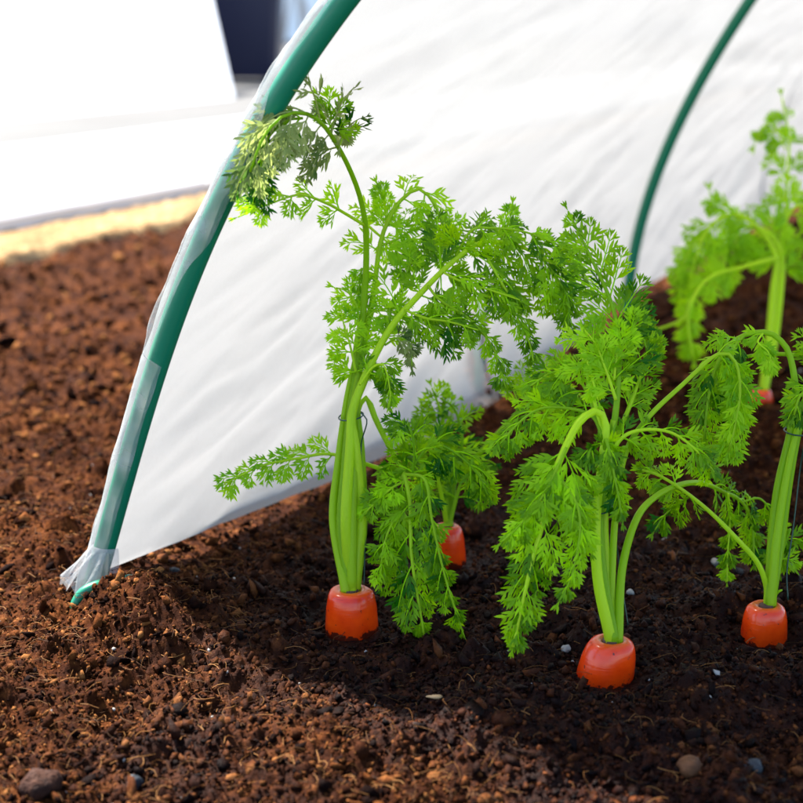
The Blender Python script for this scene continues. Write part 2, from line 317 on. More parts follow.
def pieces(name, x, y, size, asp, m_, lift=.3, kind='stuff', wf=1.0):
    n = len(x); v, f = ico(); z = height(x, y) + size * lift
    sc = size[:, None] * np.stack([np.ones(n), rng.uniform(asp[0], 1, n), rng.uniform(asp[1], asp[2], n)], -1)
    V = (v[None] * (1 + rng.uniform(-.5, .45, (n, 12, 1))) + rng.uniform(-.22, .22, (n, 12, 3))) * sc[:, None, :]; V = np.einsum('nij,nkj->nki', rotm(n), V) + np.stack([x, y, z], -1)[:, None, :]
    Fc = (f[None] + (np.arange(n) * 12)[:, None, None]).reshape(-1, 3)
    me = bpy.data.meshes.new(name); me.vertices.add(n * 12); me.vertices.foreach_set('co', V.astype(np.float32).ravel())
    me.loops.add(Fc.size); me.loops.foreach_set('vertex_index', Fc.ravel().astype(np.int32)); me.polygons.add(len(Fc)); me.polygons.foreach_set('loop_start', np.arange(0, Fc.size, 3, dtype=np.int32)); me.update(calc_edges=True)
    at = me.attributes.new('tint', 'FLOAT', 'POINT'); at.data.foreach_set('value', np.repeat(rng.random(n), 12).astype(np.float32))
    at = me.attributes.new('blend_mask', 'FLOAT', 'POINT'); at.data.foreach_set('value', np.repeat(blend_mask(x, y) * wf, 12).astype(np.float32))
    o = link(name, me, m_, smooth=False); o['kind'] = kind; return o
x, y = scatter_pts(75000, .6, 2.0); sz = np.exp(rng.normal(math.log(.00115), .5, len(x))); pieces('peat_crumbs', x, y, np.clip(sz, .0006, .006), (.5, .35, .9), CRUMB)
x, y = scatter_pts(9000, 1.6, 4.5, 19, -1.12); sz = np.exp(rng.normal(math.log(.0042), .4, len(x))); pieces('peat_crumbs', x, y, np.clip(sz, .001, .012), (.5, .35, .9), CRUMB)
x, y = scatter_pts(1500, .6, 1.7); sz = np.exp(rng.normal(math.log(.0045), .3, len(x))); pieces('bark_flakes', x, y, np.clip(sz, .002, .010), (.35, .2, .5), CRUMB, .35)
PERL = simple('white_perlite', (.24, .22, .20), .6)
x, y = scatter_pts(190, .6, 3.0); sz = np.exp(rng.normal(math.log(.0012), .45, len(x))); pieces('perlite_grit', x, y, np.clip(sz, .0005, .0045), (.5, .4, .8), PERL, .8)
FIB = leaf_mat('peat_fibre', (.03, .009, .003), (.34, .16, .048), 1.0, .7)
fm = M(); fx, fy = scatter_pts(13000, .6, 1.7)
maskf = blend_mask(fx, fy)
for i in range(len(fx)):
    if rng.random() < maskf[i] * .75: continue
    ln = rng.uniform(.004, .017); a = rng.uniform(0, 6.28); p = np.array([fx[i], fy[i], 0]); d = np.array([math.cos(a), math.sin(a), 0]); P = []
    z0 = hz(fx[i], fy[i]) + rng.uniform(.0005, .004); bend = rng.uniform(-1.4, 1.4); up_ = rng.uniform(-.2, .5)
    for q in range(4):
        t_ = q / 3; c_, s_ = math.cos(bend * t_), math.sin(bend * t_); dd = np.array([d[0] * c_ - d[1] * s_, d[0] * s_ + d[1] * c_, 0])
        P.append(p + dd * ln * t_ + UP * (z0 + ln * up_ * t_ * (1.2 - t_) * 2))
    tube(fm, P, rng.uniform(.00010, .00028), 3, False, rng.random() ** 1.6)
tag(build('peat_fibres', fm, FIB, smooth=False), kind='stuff')
# ------------------------------------------------------------------ hoops
H1 = [(0, 0), (.0199, .0378), (.0345, .0849), (.0577, .1601), (.0749, .1954), (.0925, .2325), (.1298, .301), (.1464, .3336), (.1802, .3809), (.2162, .424)]
H2 = [(0, 0), (.0023, .0576), (.0109, .1007), (.0246, .1575), (.0474, .2273), (.0779, .2956), (.113, .3621), (.15, .4229)]
HO = [(0, 0), (.0143, .0516), (.0497, .1309), (.1066, .217), (.1497, .2933), (.1861, .3509), (.2332, .4214)]
def profile(tab, deg, n=60):
    t = np.array(tab); cf = np.polyfit(t[:, 1], t[:, 0], 3); h = np.linspace(0, t[-1, 1], n); s_ = np.polyval(cf, h) - np.polyval(cf, 0)
    a0 = math.atan2(s_[-1] - s_[-2], h[-1] - h[-2]); Rr = .46; k_ = np.radians(np.arange(2, deg, 2)); out = list(zip(s_, h)); 
    for q in k_: out.append((s_[-1] + Rr * (math.cos(a0) - math.cos(a0 + q)), h[-1] + Rr * (math.sin(a0 + q) - math.sin(a0))))
    return np.array(out)
def hoop_curve(tab):
    p = profile(tab, 1); p = profile(tab, 300); k_ = np.argmax(p[:, 1]); left = p[:k_ + 1]; c = left[-1, 0]; right = left[::-1][1:].copy(); right[:, 0] = 2 * c - right[:, 0]
    return np.vstack([[left[0] + [-.004, -.05]], left, right, [right[-1] + [.004, -.05]]])
def hoop(base, tab, r, label, m_):
    P = [base + VA * a + UP * b for a, b in hoop_curve(tab)]; m = M(); tube(m, P, r, 16)
    o = build('hoop', m, m_); tag(o, label, 'hoop', 'green hoops of the tunnel'); return o
RT = .0078
h1 = hoop(bed(0, 0), H1, RT, 'nearest green tube hoop with clear film wrapped round its edge', TUBE)
hoop(bed(1.2514, 0), H2, .0080, 'thin green tube hoop in the middle distance, in front of the film', TUBE)
hoop(bed(2.10, -.07), H2, .0080, 'farthest green tube hoop, faint behind the film above the distant carrot', OTUBE)
# ------------------------------------------------------------------ film cover
NS, NK = 1100, 260
sv = np.linspace(0.0, 3.3, NS)
pr1 = profile(H1, 78); pr2 = profile(H2, 88)
def resample(p, n):
    d = np.concatenate([[0], np.cumsum(np.linalg.norm(np.diff(p, axis=0), axis=1))]); t = np.linspace(0, d[-1], n); return np.stack([np.interp(t, d, p[:, 0]), np.interp(t, d, p[:, 1])], -1)
q1, q2 = resample(pr1, NK), resample(pr2, NK)
tan = np.gradient(q1, axis=0); tan /= np.linalg.norm(tan, axis=1)[:, None]; out_n = np.stack([-tan[:, 1], tan[:, 0]], -1)   # outward (away from the tunnel)
kk = np.linspace(0, 1, NK); f1 = np.clip(sv / 1.2514, 0, 1)[:, None, None]; PQ = q1[None] * (1 - f1) + q2[None] * f1
SSv, KKv = np.meshgrid(sv, kk, indexing='ij')
hs = np.array([0, .70, 1.2514, 2.46]); dist = np.min(np.abs(SSv[..., None] - hs), -1); away = 1 - np.exp(-(dist / .10) ** 2)
ac = KKv * .95 - SSv * .30; fold = (fbm(SSv * 1.6 + ac * 1.5, ac * 9, 4, 61) - .5) * .05; fold = fold * (.25 + .75 * np.clip(KKv / .12, 0, 1))
rid = np.abs(fbm(SSv * 2.2 - ac * 2, ac * 15 + SSv, 3, 71) - .5) * .045 * np.clip(KKv / .05, 0.1, 1)
fine = (fbm(SSv * 9 + KKv * 8, ac * 42, 3, 81) - .5) * .007
sag = -.048 * np.sin(np.clip(SSv / 1.2514, 0, 1) * math.pi) * np.exp(-KKv / .028)
off = RT + .0012 + (fold * 1.2 + rid * .6 + fine * .7) * away * .9 + fine * .35 + sag + .004
hd = np.min(np.abs(SSv[..., None] - np.array([0, 1.2514, 2.46])), -1); off = np.where(hd < .02, np.maximum(off, RT + .001), off)
out = np.zeros((NS, NK, 3))
drop = np.clip(.012 - KKv, 0, 1) * -.9
for a in range(3):
    out[..., a] = B1[a] + UA[a] * SSv + VA[a] * (PQ[..., 0] + out_n[None, :, 0] * off) + UP[a] * (PQ[..., 1] + out_n[None, :, 1] * off - drop)
SK = .715 + KKv * .07; P = []
for k_ in range(8, 46, 4):                     # a short stake leaning on the outside of the film
    i_ = int(np.argmin(np.abs(sv - (.715 + kk[k_] * .07)))); P.append(out[i_, k_] + (out_n[k_, 0] * VA + out_n[k_, 1] * UP) * .0068)
m = M(); tube(m, [P[0] - UP * .12 - (P[-1] - P[0]) * .3] + P, .0058, 14); tag(build('stake', m, TUBE), 'short green stake leaning on the outside of the film, showing through it low down', 'stake')
cover = empty('film_cover', bed(0, 0)); tag(cover, 'white translucent film sheet draped over the green hoops', 'film cover')
grid('sheet', out[..., 0], out[..., 1], out[..., 2], FILM, np.exp(-((SSv - SK + .020) / .030) ** 4) * np.clip((.16 - KKv) / .08, 0, 1) * .9)
sheet = bpy.data.objects['sheet']; sheet.parent = cover; sheet.matrix_parent_inverse = cover.matrix_basis.inverted()
# hem: loose clear edge wrapped round the outer side of the first hoop
pc = resample(profile(H1, 78), 420); tn = np.gradient(pc, axis=0); tn /= np.linalg.norm(tn, axis=1)[:, None]
NT = 26; vs_ = np.zeros((420, NT, 3)); arc = np.linspace(0, 1.6, 420)
n_a = vnoise(arc * 13, arc * 0, 91); n_b = fbm(arc * 26, arc * 0, 3, 93)
for i in range(420):
    o3 = -tn[i, 1] * VA + tn[i, 0] * UP; c3 = bed(0, pc[i, 0], pc[i, 1])
    te = R(72) + R(75) * n_a[i] + R(18) * (n_b[i] - .5)
    hgt = pc[i, 1]
    if hgt < .19: te = max(te, R(128) + R(12) * n_b[i])
    for j in range(NT):
        t_ = j / (NT - 1); an = -R(25) + (te + R(25)) * t_
        rad = RT + .0016 + .0045 * math.sin(t_ * math.pi * .5) ** 1 * (.25 + n_b[i]) * (.4 + 1.0 * math.exp(-((an - R(50)) / R(30)) ** 2)) + .0006 * math.sin(i * .35 + j * .5)
        vs_[i, j] = c3 + (o3 * math.cos(an) - UA * math.sin(an)) * rad
ho = grid('hem', vs_[..., 0], vs_[..., 1], vs_[..., 2], HEM); ho.parent = cover; ho.matrix_parent_inverse = cover.matrix_basis.inverted()
ho['label'] = 'clear loose film edge curled round the nearest hoop'
# gathered skirt of film round the hoop's foot
sk = np.zeros((26, 44, 3))
for i in range(26):
    t_ = i / 25
    for j in range(44):
        a_ = R(-40) + R(205) * j / 43; rad = RT + .003 + .013 * t_ ** .8 + .0032 * t_ * math.sin(j * .62) + .0012 * t_ * math.sin(j * 1.7 + 1)
        dv = -VA * math.cos(a_) - UA * math.sin(a_) * .8
        sk[i, j] = bed(-.002, .022 - .014 * t_, .050 - .030 * t_) + dv * rad + UP * (.005 * math.sin(j * .8 + t_ * 2)) * t_
so = grid('skirt', sk[..., 0], sk[..., 1], sk[..., 2], film_mat('clear_film_skirt', .62, .6, .9, 30.0)); so.parent = cover; so.matrix_parent_inverse = cover.matrix_basis.inverted()
so['label'] = 'crumpled clear film gathered at the foot of the nearest hoop'
# green anchor pegs at the hoop's foot
def peg(pts, r, label):
    m = M(); P = catmull(pts, 18); tube(m, P, [r * (1 - .25 * i / 17) for i in range(18)], 10); o = build('anchor_peg', m, TUBE); tag(o, label, 'peg')
peg([W(114, 582, 1.118), W(98, 586, 1.108), W(83, 593, 1.105), W(75, 606, 1.105), W(73, 622, 1.105)], .0046, 'green plastic hook bent down into the soil left of the nearest hoop foot')
peg([W(118, 588, 1.115), W(126, 580, 1.112), W(134, 581, 1.112), W(138, 594, 1.112)], .0040, 'short green peg tip poking out of the soil mound right of the nearest hoop')
# ------------------------------------------------------------------ carrot tops
rnd = random.Random(7)
def lobe(m, p, d, n, ln, wd, t):
    s_ = np.cross(d, n); c = -n * ln * .12
    m.add([p, p + d * ln * .38 + s_ * wd * .5, p + d * ln * .38 - s_ * wd * .5, p + d * ln * .72 + s_ * wd * .36 + c * .5, p + d * ln * .72 - s_ * wd * .36 + c * .5, p + d * ln + c],
          [(0, 1, 2), (1, 3, 4, 2), (3, 5, 4)], t)
def pinnule(m, p, d, n, ln, t, sc=1.0):
    s_ = np.cross(d, n); k = max(1, int(ln / (.0048 * sc)))
    c = unit(d - n * .35)
    lobe(m, p, d, n, ln, .0012 * sc + ln * .05, t)
    for i in range(k):
        q = (i + .55) / (k + .5); ll = min(.0108 * sc, ln * .85) * (1 - .45 * q) * rnd.uniform(.8, 1.15)
        for sg in (1, -1):
            dd = unit(d * .90 + s_ * sg * .42 + n * rnd.uniform(-.25, .25)); pp = p + d * ln * q - n * ln * .06 * q
            lobe(m, pp, dd, unit(n + s_ * sg * rnd.uniform(-.5, .6)), ll, .0007 * sc + ll * .17, min(1, max(0, t + rnd.uniform(-.12, .12))))
def pinna(m, ms, p, d, n, ln, g, t, sc=1.0, ang=.75):
    k = max(2, int(ln / (.0098 * sc))); P = []; 
    dr = d.copy(); q = p.copy(); st = ln / 8; P.append(q)
    for i in range(8):
        dr = unit(dr + UP * -g * .16); q = q + dr * st; P.append(q)
    P = np.array(P); tube(ms, P, np.linspace(.00065, .0003, 9) * sc, 4, False, .6)
    for i in range(k + 1):
        u_ = (i + .6) / (k + .9); x_ = u_ * 8; j = min(int(x_), 7); pp = P[j] + (P[j + 1] - P[j]) * (x_ - j); dd = unit(P[j + 1] - P[j]); s_ = unit(np.cross(dd, n)); nn = unit(np.cross(s_, dd))
        pl = (ln * .40 * (1 - u_) ** .75 + .0065 * sc) * rnd.uniform(.85, 1.15)
        for sg in (1, -1):
            if rnd.random() < .04: continue
            pd = unit(dd * ang + s_ * sg * (1.25 - ang) + nn * rnd.uniform(-.3, .3) - UP * g * .25)
            pinnule(m, pp, pd, unit(nn + s_ * sg * rnd.uniform(-.4, .4)), pl, t + rnd.uniform(-.15, .15), sc)
    pinnule(m, P[-1], unit(P[-1] - P[-2]), n, .006 * sc, t, sc)
def seat(parent, pts, P3):
    # a stalk that starts at the crown is rooted in it
    if parent.name in CROWN:
        c, px_, rx_ = CROWN[parent.name]; q = np.array(P3[0])
        if abs(pts[0][0] - px_) < 12 and np.linalg.norm(q - c) < .035:
            P3[0] = c + np.array([np.clip(q[0] - c[0], -rx_ * .22, rx_ * .22), rnd.uniform(-.12, .22) * rx_, 0]); P3.insert(1, P3[0] + (np.array(P3[1]) - P3[0]) * .12 + UP * .002)
def frond(parent, pts, r0, r1, u0, wpx, D, g=.5, ang=50, pairs=7, prof='tri', leafm=None, tone=.5, tilt=0.0, sc=1.0, facing=None, sides=(1, 1), stalk=True, both=None, side_h=8):
    """pts: (px, py, depth offset) along the leaf; u0: fraction that is bare stalk; wpx: longest pinna in reference pixels."""
    P3 = [W(a, b, D + (c if c else 0)) for a, b, c in [(q + (0,))[:3] for q in pts]]
    seat(parent, pts, P3)
    n = 44; P = catmull(P3, n); w0 = wpx * D / FPX
    mst = M(); tube(mst, P, np.linspace(r0, r1, n), side_h, True, min(1, max(0, tone + .1 + rnd.uniform(-.35, .35))), rib=.07 if r0 > .0016 else 0)
    ml, msm = M(), M()
    pairs = max(2, int(round(pairs * .72)))
    r0 *= .84
    viewn = facing if facing is not None else unit(np.array([tilt, -1.0, .45]))
    dist = np.concatenate([[0], np.cumsum(np.linalg.norm(np.diff(P, axis=0), axis=1))]); Ltot = dist[-1]; Lf = Ltot * (1 - u0)
    for i in range(pairs):
        f = (i / (pairs - .2)) ** .95
        for si, sg in enumerate((1, -1)):
            ff = min(.985, max(0, f + rnd.uniform(-.02, .02))); dd = Ltot * (u0 + (1 - u0) * ff); p = np.array([np.interp(dd, dist, P[:, a]) for a in range(3)])
            j = min(int(np.searchsorted(dist, dd)), n - 2); T = unit(P[j + 1] - P[max(j - 1, 0)]); s_ = unit(np.cross(T, viewn)); nn = unit(np.cross(s_, T))
            if prof == 'tri': L_ = w0 * ((1 - ff) ** .8 * .92 + .12)
            elif prof == 'oval': L_ = w0 * (math.sin(math.pi * min(1, ff * .85 + .22)) ** .7 * .9 + .1)
            else: L_ = w0 * (1 - .35 * ff)
            L_ *= sides[si] * rnd.uniform(.82, 1.12)
            if L_ < .003: continue
            an = R(ang) * (1 - .35 * ff) + rnd.uniform(-.12, .12)
            d = unit(T * math.cos(an) + s_ * sg * math.sin(an) + nn * rnd.uniform(-.45, .45) * .7)
            pn = unit(nn + s_ * sg * rnd.uniform(-.5, .5) + T * rnd.uniform(-.3, .3))
            pinna(ml, msm, p, d, unit(pn - d * np.dot(pn, d)), L_, g, tone + rnd.uniform(-.3, .34), sc)
    T = unit(P[-1] - P[-3]); pinnule(ml, P[-1], T, viewn, .008 * sc, tone, sc)
    so_ = build('leaf_stalk', mst, STALK, parent)
    # fine midribs share the leaflets' mesh
    nv = len(ml.v); ml.v += msm.v; ml.t += [min(1, q + .3) for q in msm.t]; ml.f += [tuple(nv + q for q in f_) for f_ in msm.f]
    lf = build('leaflets', ml, leafm or LEAF, so_)
    return so_
def root_mesh(c, rx, hh, tilt=(0, 0), top=.62, seed=0):
    """carrot shoulder: lathe about its axis, going down into the soil"""
    m = M(); prof = [(.0, hh - .0035, 0.9), (.18, hh - .0036, .95), (.30, hh - .0022, .9), (.42, hh - .0003, .75), (top * .80, hh, .45), (top * 1.0, hh - .0008, .2), (top + (1 - top) * .35, hh - .0022, 0), (top + (1 - top) * .58, hh - .0052, 0), (top + (1 - top) * .80, hh * .62, 0), (top + (1 - top) * .92, hh * .35, 0), (1, hh * .1, 0), (1.0, 0, 0), (.97, -.012, 0), (.85, -.03, 0), (.6, -.06, 0), (.2, -.095, 0), (.01, -.11, 0)]
    sd_ = 40; vs2, ts = [], []
    for r_, z_, t_ in prof:
        for k_ in range(sd_):
            a_ = 2 * math.pi * k_ / sd_; w_ = 1 + .025 * math.sin(3 * a_ + seed) + .02 * math.sin(5 * a_ + seed * 2)
            x_ = r_ * rx * math.cos(a_) * w_ + tilt[0] * z_; y_ = r_ * rx * math.sin(a_) * w_ + tilt[1] * z_
            vs2.append((c[0] + x_, c[1] + y_, c[2] + z_)); ts.append(t_)
    fs = [(i * sd_ + k_, (i + 1) * sd_ + k_, (i + 1) * sd_ + (k_ + 1) % sd_, i * sd_ + (k_ + 1) % sd_) for i in range(len(prof) - 1) for k_ in range(sd_)]
    m.v = vs2; m.f = fs; m.t = ts; return m
CROWN = {}
SCAR = simple('crown_scar', (.06, .022, .012), .8, bump=.6)
def plant(name_label, px, pyb, rpx, hpx, tilt=(0, 0), seed=0, top=.62):
    c = G(px, pyb); d = float((c - np.array([0, 0, CAMH])) @ np.array([0, cp, -sp_])); 
    e = empty('carrot_plant', c); tag(e, name_label, 'carrot', 'carrots growing in the bed')
    rx = rpx * d / FPX; c2 = c + np.array([0, rx * .9, 0]); hh = (hpx - rpx * (1 + top) * .38) / .92 * d / FPX + .002
    dd = float((c2 - np.array([0, 0, CAMH])) @ np.array([0, cp, -sp_]))
    r_ = build('root', root_mesh(c2 + np.array([0, 0, -.002]), rx, hh, tilt, top, seed), ROOT, e)
    m = M(); P = [c2 + np.array([tilt[0] * hh, tilt[1] * hh, hh - .0075 + q]) for q in (0, .003, .0055)]; tube(m, P, [rx * .34, rx * .33, rx * .30], 14, True); build('crown', m, SCAR, r_)
    CROWN[e.name] = (P[1], px, rx)
    return e, dd
A, DA = plant('red-orange carrot with tall bundled leaf stalks and a withered leaf at the top', 350, 637, 27, 56, (0, 0), 1, .70)
Bp, DB = plant('orange carrot tied with wire in front, with broad green leaves hanging to its left', 606, 690, 29.5, 58, (.16, 0), 2, .60)
Cp, DC = plant('orange carrot at the right edge with two tied leaf stalks bending left', 768, 648, 23.5, 50, (.02, 0), 3, .68)
Dp, DD = plant('carrot half hidden behind the hanging green leaf, between the two front carrots', 449, 567, 18, 47, (-.04, 0), 4, .62)
Ep, DE = plant('blurred distant carrot with pale green leaves far back on the right', 763, 412, 12.5, 27, (0, 0), 5, .6)
def st(parent, pts, r0, r1, D, tone=.5, name='leaf_stalk'):
    P3 = [W(a, b, D + (c if c else 0)) for a, b, c in [(q + (0,))[:3] for q in pts]]; seat(parent, pts, P3); P = catmull(P3, 40); m = M(); tube(m, P, np.linspace(r0, r1, 40), 10, True, tone, rib=.05); return build(name, m, STALK, parent)
# --- plant A (left front)
frond(A, [(350, 586, 0), (341, 530, -.006), (345, 470, -.006), (350, 415, -.004), (360, 345, 0), (366, 270, -.01), (364, 215, -.03), (350, 170, -.06), (325, 127, -.10), (303, 113, -.12), (280, 118, -.13), (262, 140, -.135), (250, 172, -.135)], .0040, .0008, .76, 48, DA, g=1.1, ang=52, pairs=11, prof='flat', leafm=WILT, tone=.42)
frond(A, [(303, 118, -.11), (285, 122, -.11), (265, 145, -.115), (258, 195, -.12)], .0009, .0005, .02, 36, DA, g=1.3, ang=46, pairs=7, prof='flat', tone=.0)
frond(A, [(330, 133, -.09), (336, 118, -.09), (330, 104, -.09), (320, 96, -.09)], .0008, .0004, .1, 17, DA, g=.2, ang=60, pairs=4, tone=.6)
frond(A, [(328, 130, -.09), (338, 118, -.088), (343, 132, -.088), (340, 146, -.088)], .0008, .0004, .3, 12, DA, g=.6, ang=60, pairs=3, leafm=WILT, tone=.6)
frond(A, [(366, 226, -.025), (346, 214, -.04), (326, 203, -.06), (300, 195, -.085), (272, 203, -.11), (238, 217, -.125)], .0012, .0005, .22, 24, DA, g=.1, ang=48, pairs=6, prof='flat', leafm=LEAFY, tone=.6)
frond(A, [(364, 222, 0), (380, 236, .006), (398, 250, .01), (420, 262, .012)], .0011, .0004, .35, 18, DA, g=.3, ang=50, pairs=4, leafm=LEAFY, tone=.7)
frond(A, [(352, 586, -.002), (352, 520, -.010), (354, 450, -.008), (352, 415, -.006), (364, 345, .002), (374, 290, .004), (381, 240, .004), (397, 205, .004), (418, 189, .004), (433, 202, .006), (444, 228, .01), (452, 262, .012)], .0042, .0007, .68, 40, DA, g=.8, ang=62, pairs=8, prof='flat', leafm=LEAFY, tone=.55)
frond(A, [(380, 246, .004), (395, 240, .008), (425, 226, .012), (470, 232, .014), (505, 245, .014)], .0010, .0005, .18, 30, DA, g=.6, ang=55, pairs=7, prof='flat', leafm=LEAFY, tone=.5)
frond(A, [(383, 236, .004), (386, 218, .006), (384, 200, .006), (378, 186, .006)], .0009, .0004, .15, 14, DA, g=0, ang=40, pairs=5, leafm=LEAFY, tone=.5)
# thick diagonal leaf to the right
frond(A, [(354, 586, 0), (361, 520, -.004), (356, 450, -.010), (352, 415, -.010), (368, 370, -.010), (392, 326, -.010), (420, 294, -.010), (448, 266, -.012), (480, 243, -.012), (515, 245, -.006), (550, 262, 0), (580, 290, .004)], .0046, .0008, .56, 62, DA, g=.75, ang=58, pairs=11, prof='flat', tone=.42)
frond(A, [(428, 286, -.012), (440, 300, -.02), (468, 318, -.02), (492, 346, -.02), (506, 388, -.02)], .0010, .0005, .10, 20, DA, g=.8, ang=42, pairs=8, prof='flat', tone=.45)
frond(A, [(405, 310, -.012), (425, 318, -.02), (450, 322, -.024), (478, 330, -.024)], .0010, .0005, .10, 27, DA, g=.8, ang=50, pairs=6, prof='flat', tone=.35)
frond(A, [(480, 246, -.01), (500, 280, -.02), (518, 312, -.02), (530, 345, -.02), (534, 366, -.02)], .0010, .0005, .3, 24, DA, g=.9, ang=42, pairs=7, tone=.4)
frond(A, [(500, 243, -.006), (506, 230, 0), (510, 218, .0), (512, 206, .0)], .0008, .0004, .1, 13, DA, g=0, ang=34, pairs=4, leafm=LEAFY, tone=.5)
frond(A, [(540, 255, 0), (555, 275, .0), (568, 300, 0), (568, 328, 0)], .0009, .0005, .05, 26, DA, g=1.0, ang=46, pairs=6, prof='flat', tone=.3)
frond(A, [(450, 266, -.01), (470, 232, -.02), (490, 228, -.02), (525, 232, -.018), (560, 246, -.016), (590, 262, -.01)], .0010, .0005, .12, 26, DA, g=.5, ang=48, pairs=8, prof='flat', tone=.38)
frond(A, [(500, 290, .01), (535, 291, .012), (555, 298, .012), (563, 305, .012)], .0017, .0012, .0, 22, DA, g=.9, ang=50, pairs=5, prof='flat', tone=.5)
frond(A, [(440, 270, -.01), (458, 280, -.02), (490, 290, -.026), (520, 300, -.026)], .0010, .0005, .0, 30, DA, g=.8, ang=52, pairs=7, prof='flat', tone=.5)
# slimmer inner stalk and little side leaves
frond(A, [(348, 586, .006), (338, 520, .006), (346, 440, .004), (358, 395, 0), (388, 325, .0), (390, 304, .0), (403, 288, .0), (408, 268, .0), (420, 245, .0)], .0036, .0006, .72, 20, DA, g=.3, ang=45, pairs=6, prof='flat', leafm=LEAFY, tone=.5)
frond(A, [(346, 586, 0), (333, 520, -.002), (338, 460, 0), (346, 400, 0), (356, 350, .0), (358, 312, -.004), (348, 292, -.008), (336, 288, -.01)], .0038, .0006, .70, 21, DA, g=.3, ang=62, pairs=5, prof='flat', leafm=LEAFY, tone=.55)
frond(A, [(356, 372, -.006), (350, 345, -.010), (344, 325, -.012), (340, 305, -.012)], .0010, .0004, .0, 17, DA, g=.5, ang=68, pairs=5, prof='flat', leafm=LEAFY, tone=.5)
frond(A, [(362, 268, .004), (360, 280, .004), (358, 300, .006)], .0008, .0004, .0, 10, DA, g=.6, ang=40, pairs=4, prof='flat', leafm=LEAFY, tone=.4)
frond(A, [(366, 318, .0), (376, 311, .0), (390, 312, .0), (402, 318, .0)], .0010, .0004, .1, 16, DA, g=.7, ang=58, pairs=5, prof='flat', leafm=LEAFY, tone=.4)
frond(A, [(360, 385, -.012), (372, 368, -.016), (384, 366, -.018), (390, 390, -.018), (390, 402, -.018)], .0010, .0004, .2, 17, DA, g=.9, ang=46, pairs=5, prof='flat', tone=.5)
frond(A, [(385, 345, -.012), (398, 338, -.018), (410, 345, -.018), (412, 366, -.018)], .0008, .0004, .3, 11, DA, g=.9, ang=44, pairs=4, tone=.3, leafm=WILT)
# leaf bending down to the right of the bundle
frond(A, [(353, 586, .010), (358, 520, .012), (356, 450, .010), (356, 415, .010), (366, 398, .010), (376, 420, .010), (388, 444, .010), (403, 472, 0), (410, 505, -.01), (412, 560, -.014), (425, 640, -.014)], .0034, .0008, .58, 60, DA, g=1.0, ang=52, pairs=10, prof='oval', tone=.35, sides=(1, .85))
frond(A, [(404, 474, 0), (425, 480, -.012), (432, 520, -.018), (446, 580, -.02), (468, 648, -.02)], .0012, .0005, .10, 28, DA, g=1.0, ang=40, pairs=11, prof='oval', tone=.4, sides=(1, .6))
frond(A, [(407, 480, 0), (392, 488, -.01), (378, 500, -.014), (366, 512, -.014)], .0010, .0005, .1, 17, DA, g=.3, ang=48, pairs=5, prof='flat', tone=.6)
frond(A, [(408, 500, 0), (394, 520, -.01), (384, 545, -.014), (380, 580, -.014)], .0010, .0005, .1, 20, DA, g=.7, ang=48, pairs=6, prof='flat', tone=.55)
frond(A, [(410, 470, .0), (432, 445, .0), (458, 455, -.005), (478, 475, -.008), (488, 496, -.008)], .0010, .0005, .1, 34, DA, g=.9, ang=52, pairs=7, prof='flat', tone=.25)
frond(A, [(412, 480, .0), (414, 450, -.005), (408, 425, -.008), (392, 428, -.008)], .0010, .0005, .1, 26, DA, g=.6, ang=55, pairs=6, prof='flat', tone=.3)
frond(A, [(404, 480, 0), (386, 471, .01), (366, 464, .016), (330, 454, .02), (300, 458, .02), (262, 466, .016), (224, 484, .012)], .0018, .0005, .42, 22, DA, g=.5, ang=42, pairs=9, prof='flat', leafm=LEAFY, tone=.35)
st(A, [(351, 586, -.004), (346, 520, -.012), (350, 450, -.012), (353, 410, -.010), (366, 375, -.008)], .0042, .0030, DA, .75)
st(A, [(356, 586, .002), (363, 520, .004), (361, 450, .002), (357, 410, .0), (356, 350, 0), (366, 300, 0)], .0036, .0018, DA, .45)
# --- plant D (behind): crown leaf and right going stalk
frond(Dp, [(449, 516, 0), (449, 498, 0), (457, 476, 0), (478, 455, 0), (497, 434, 0), (517, 413, -.01), (532, 392, -.02), (560, 372, -.03)], .0034, .0008, .72, 34, DD, g=.7, ang=55, pairs=6, prof='flat', tone=.5)
frond(Dp, [(447, 516, .004), (444, 480, .0), (443, 450, 0), (443, 420, .0), (432, 388, -.004)], .0030, .0008, .45, 33, DD, g=.7, ang=62, pairs=7, prof='oval', tone=.5)
frond(Dp, [(449, 516, .006), (456, 470, .004), (462, 440, .002), (455, 410, .0), (440, 398, -.004)], .0026, .0008, .45, 25, DD, g=.9, ang=62, pairs=6, prof='oval', tone=.35)
frond(Dp, [(447, 516, -.004), (438, 480, -.02), (425, 440, -.03), (405, 430, -.03)], .0022, .0008, .45, 30, DD, g=.8, ang=55, pairs=6, prof='flat', tone=.4)
frond(Dp, [(449, 516, -.006), (462, 480, -.01), (474, 462, -.01), (488, 466, -.01)], .0020, .0008, .35, 26, DD, g=1.0, ang=55, pairs=5, prof='flat', tone=.2)
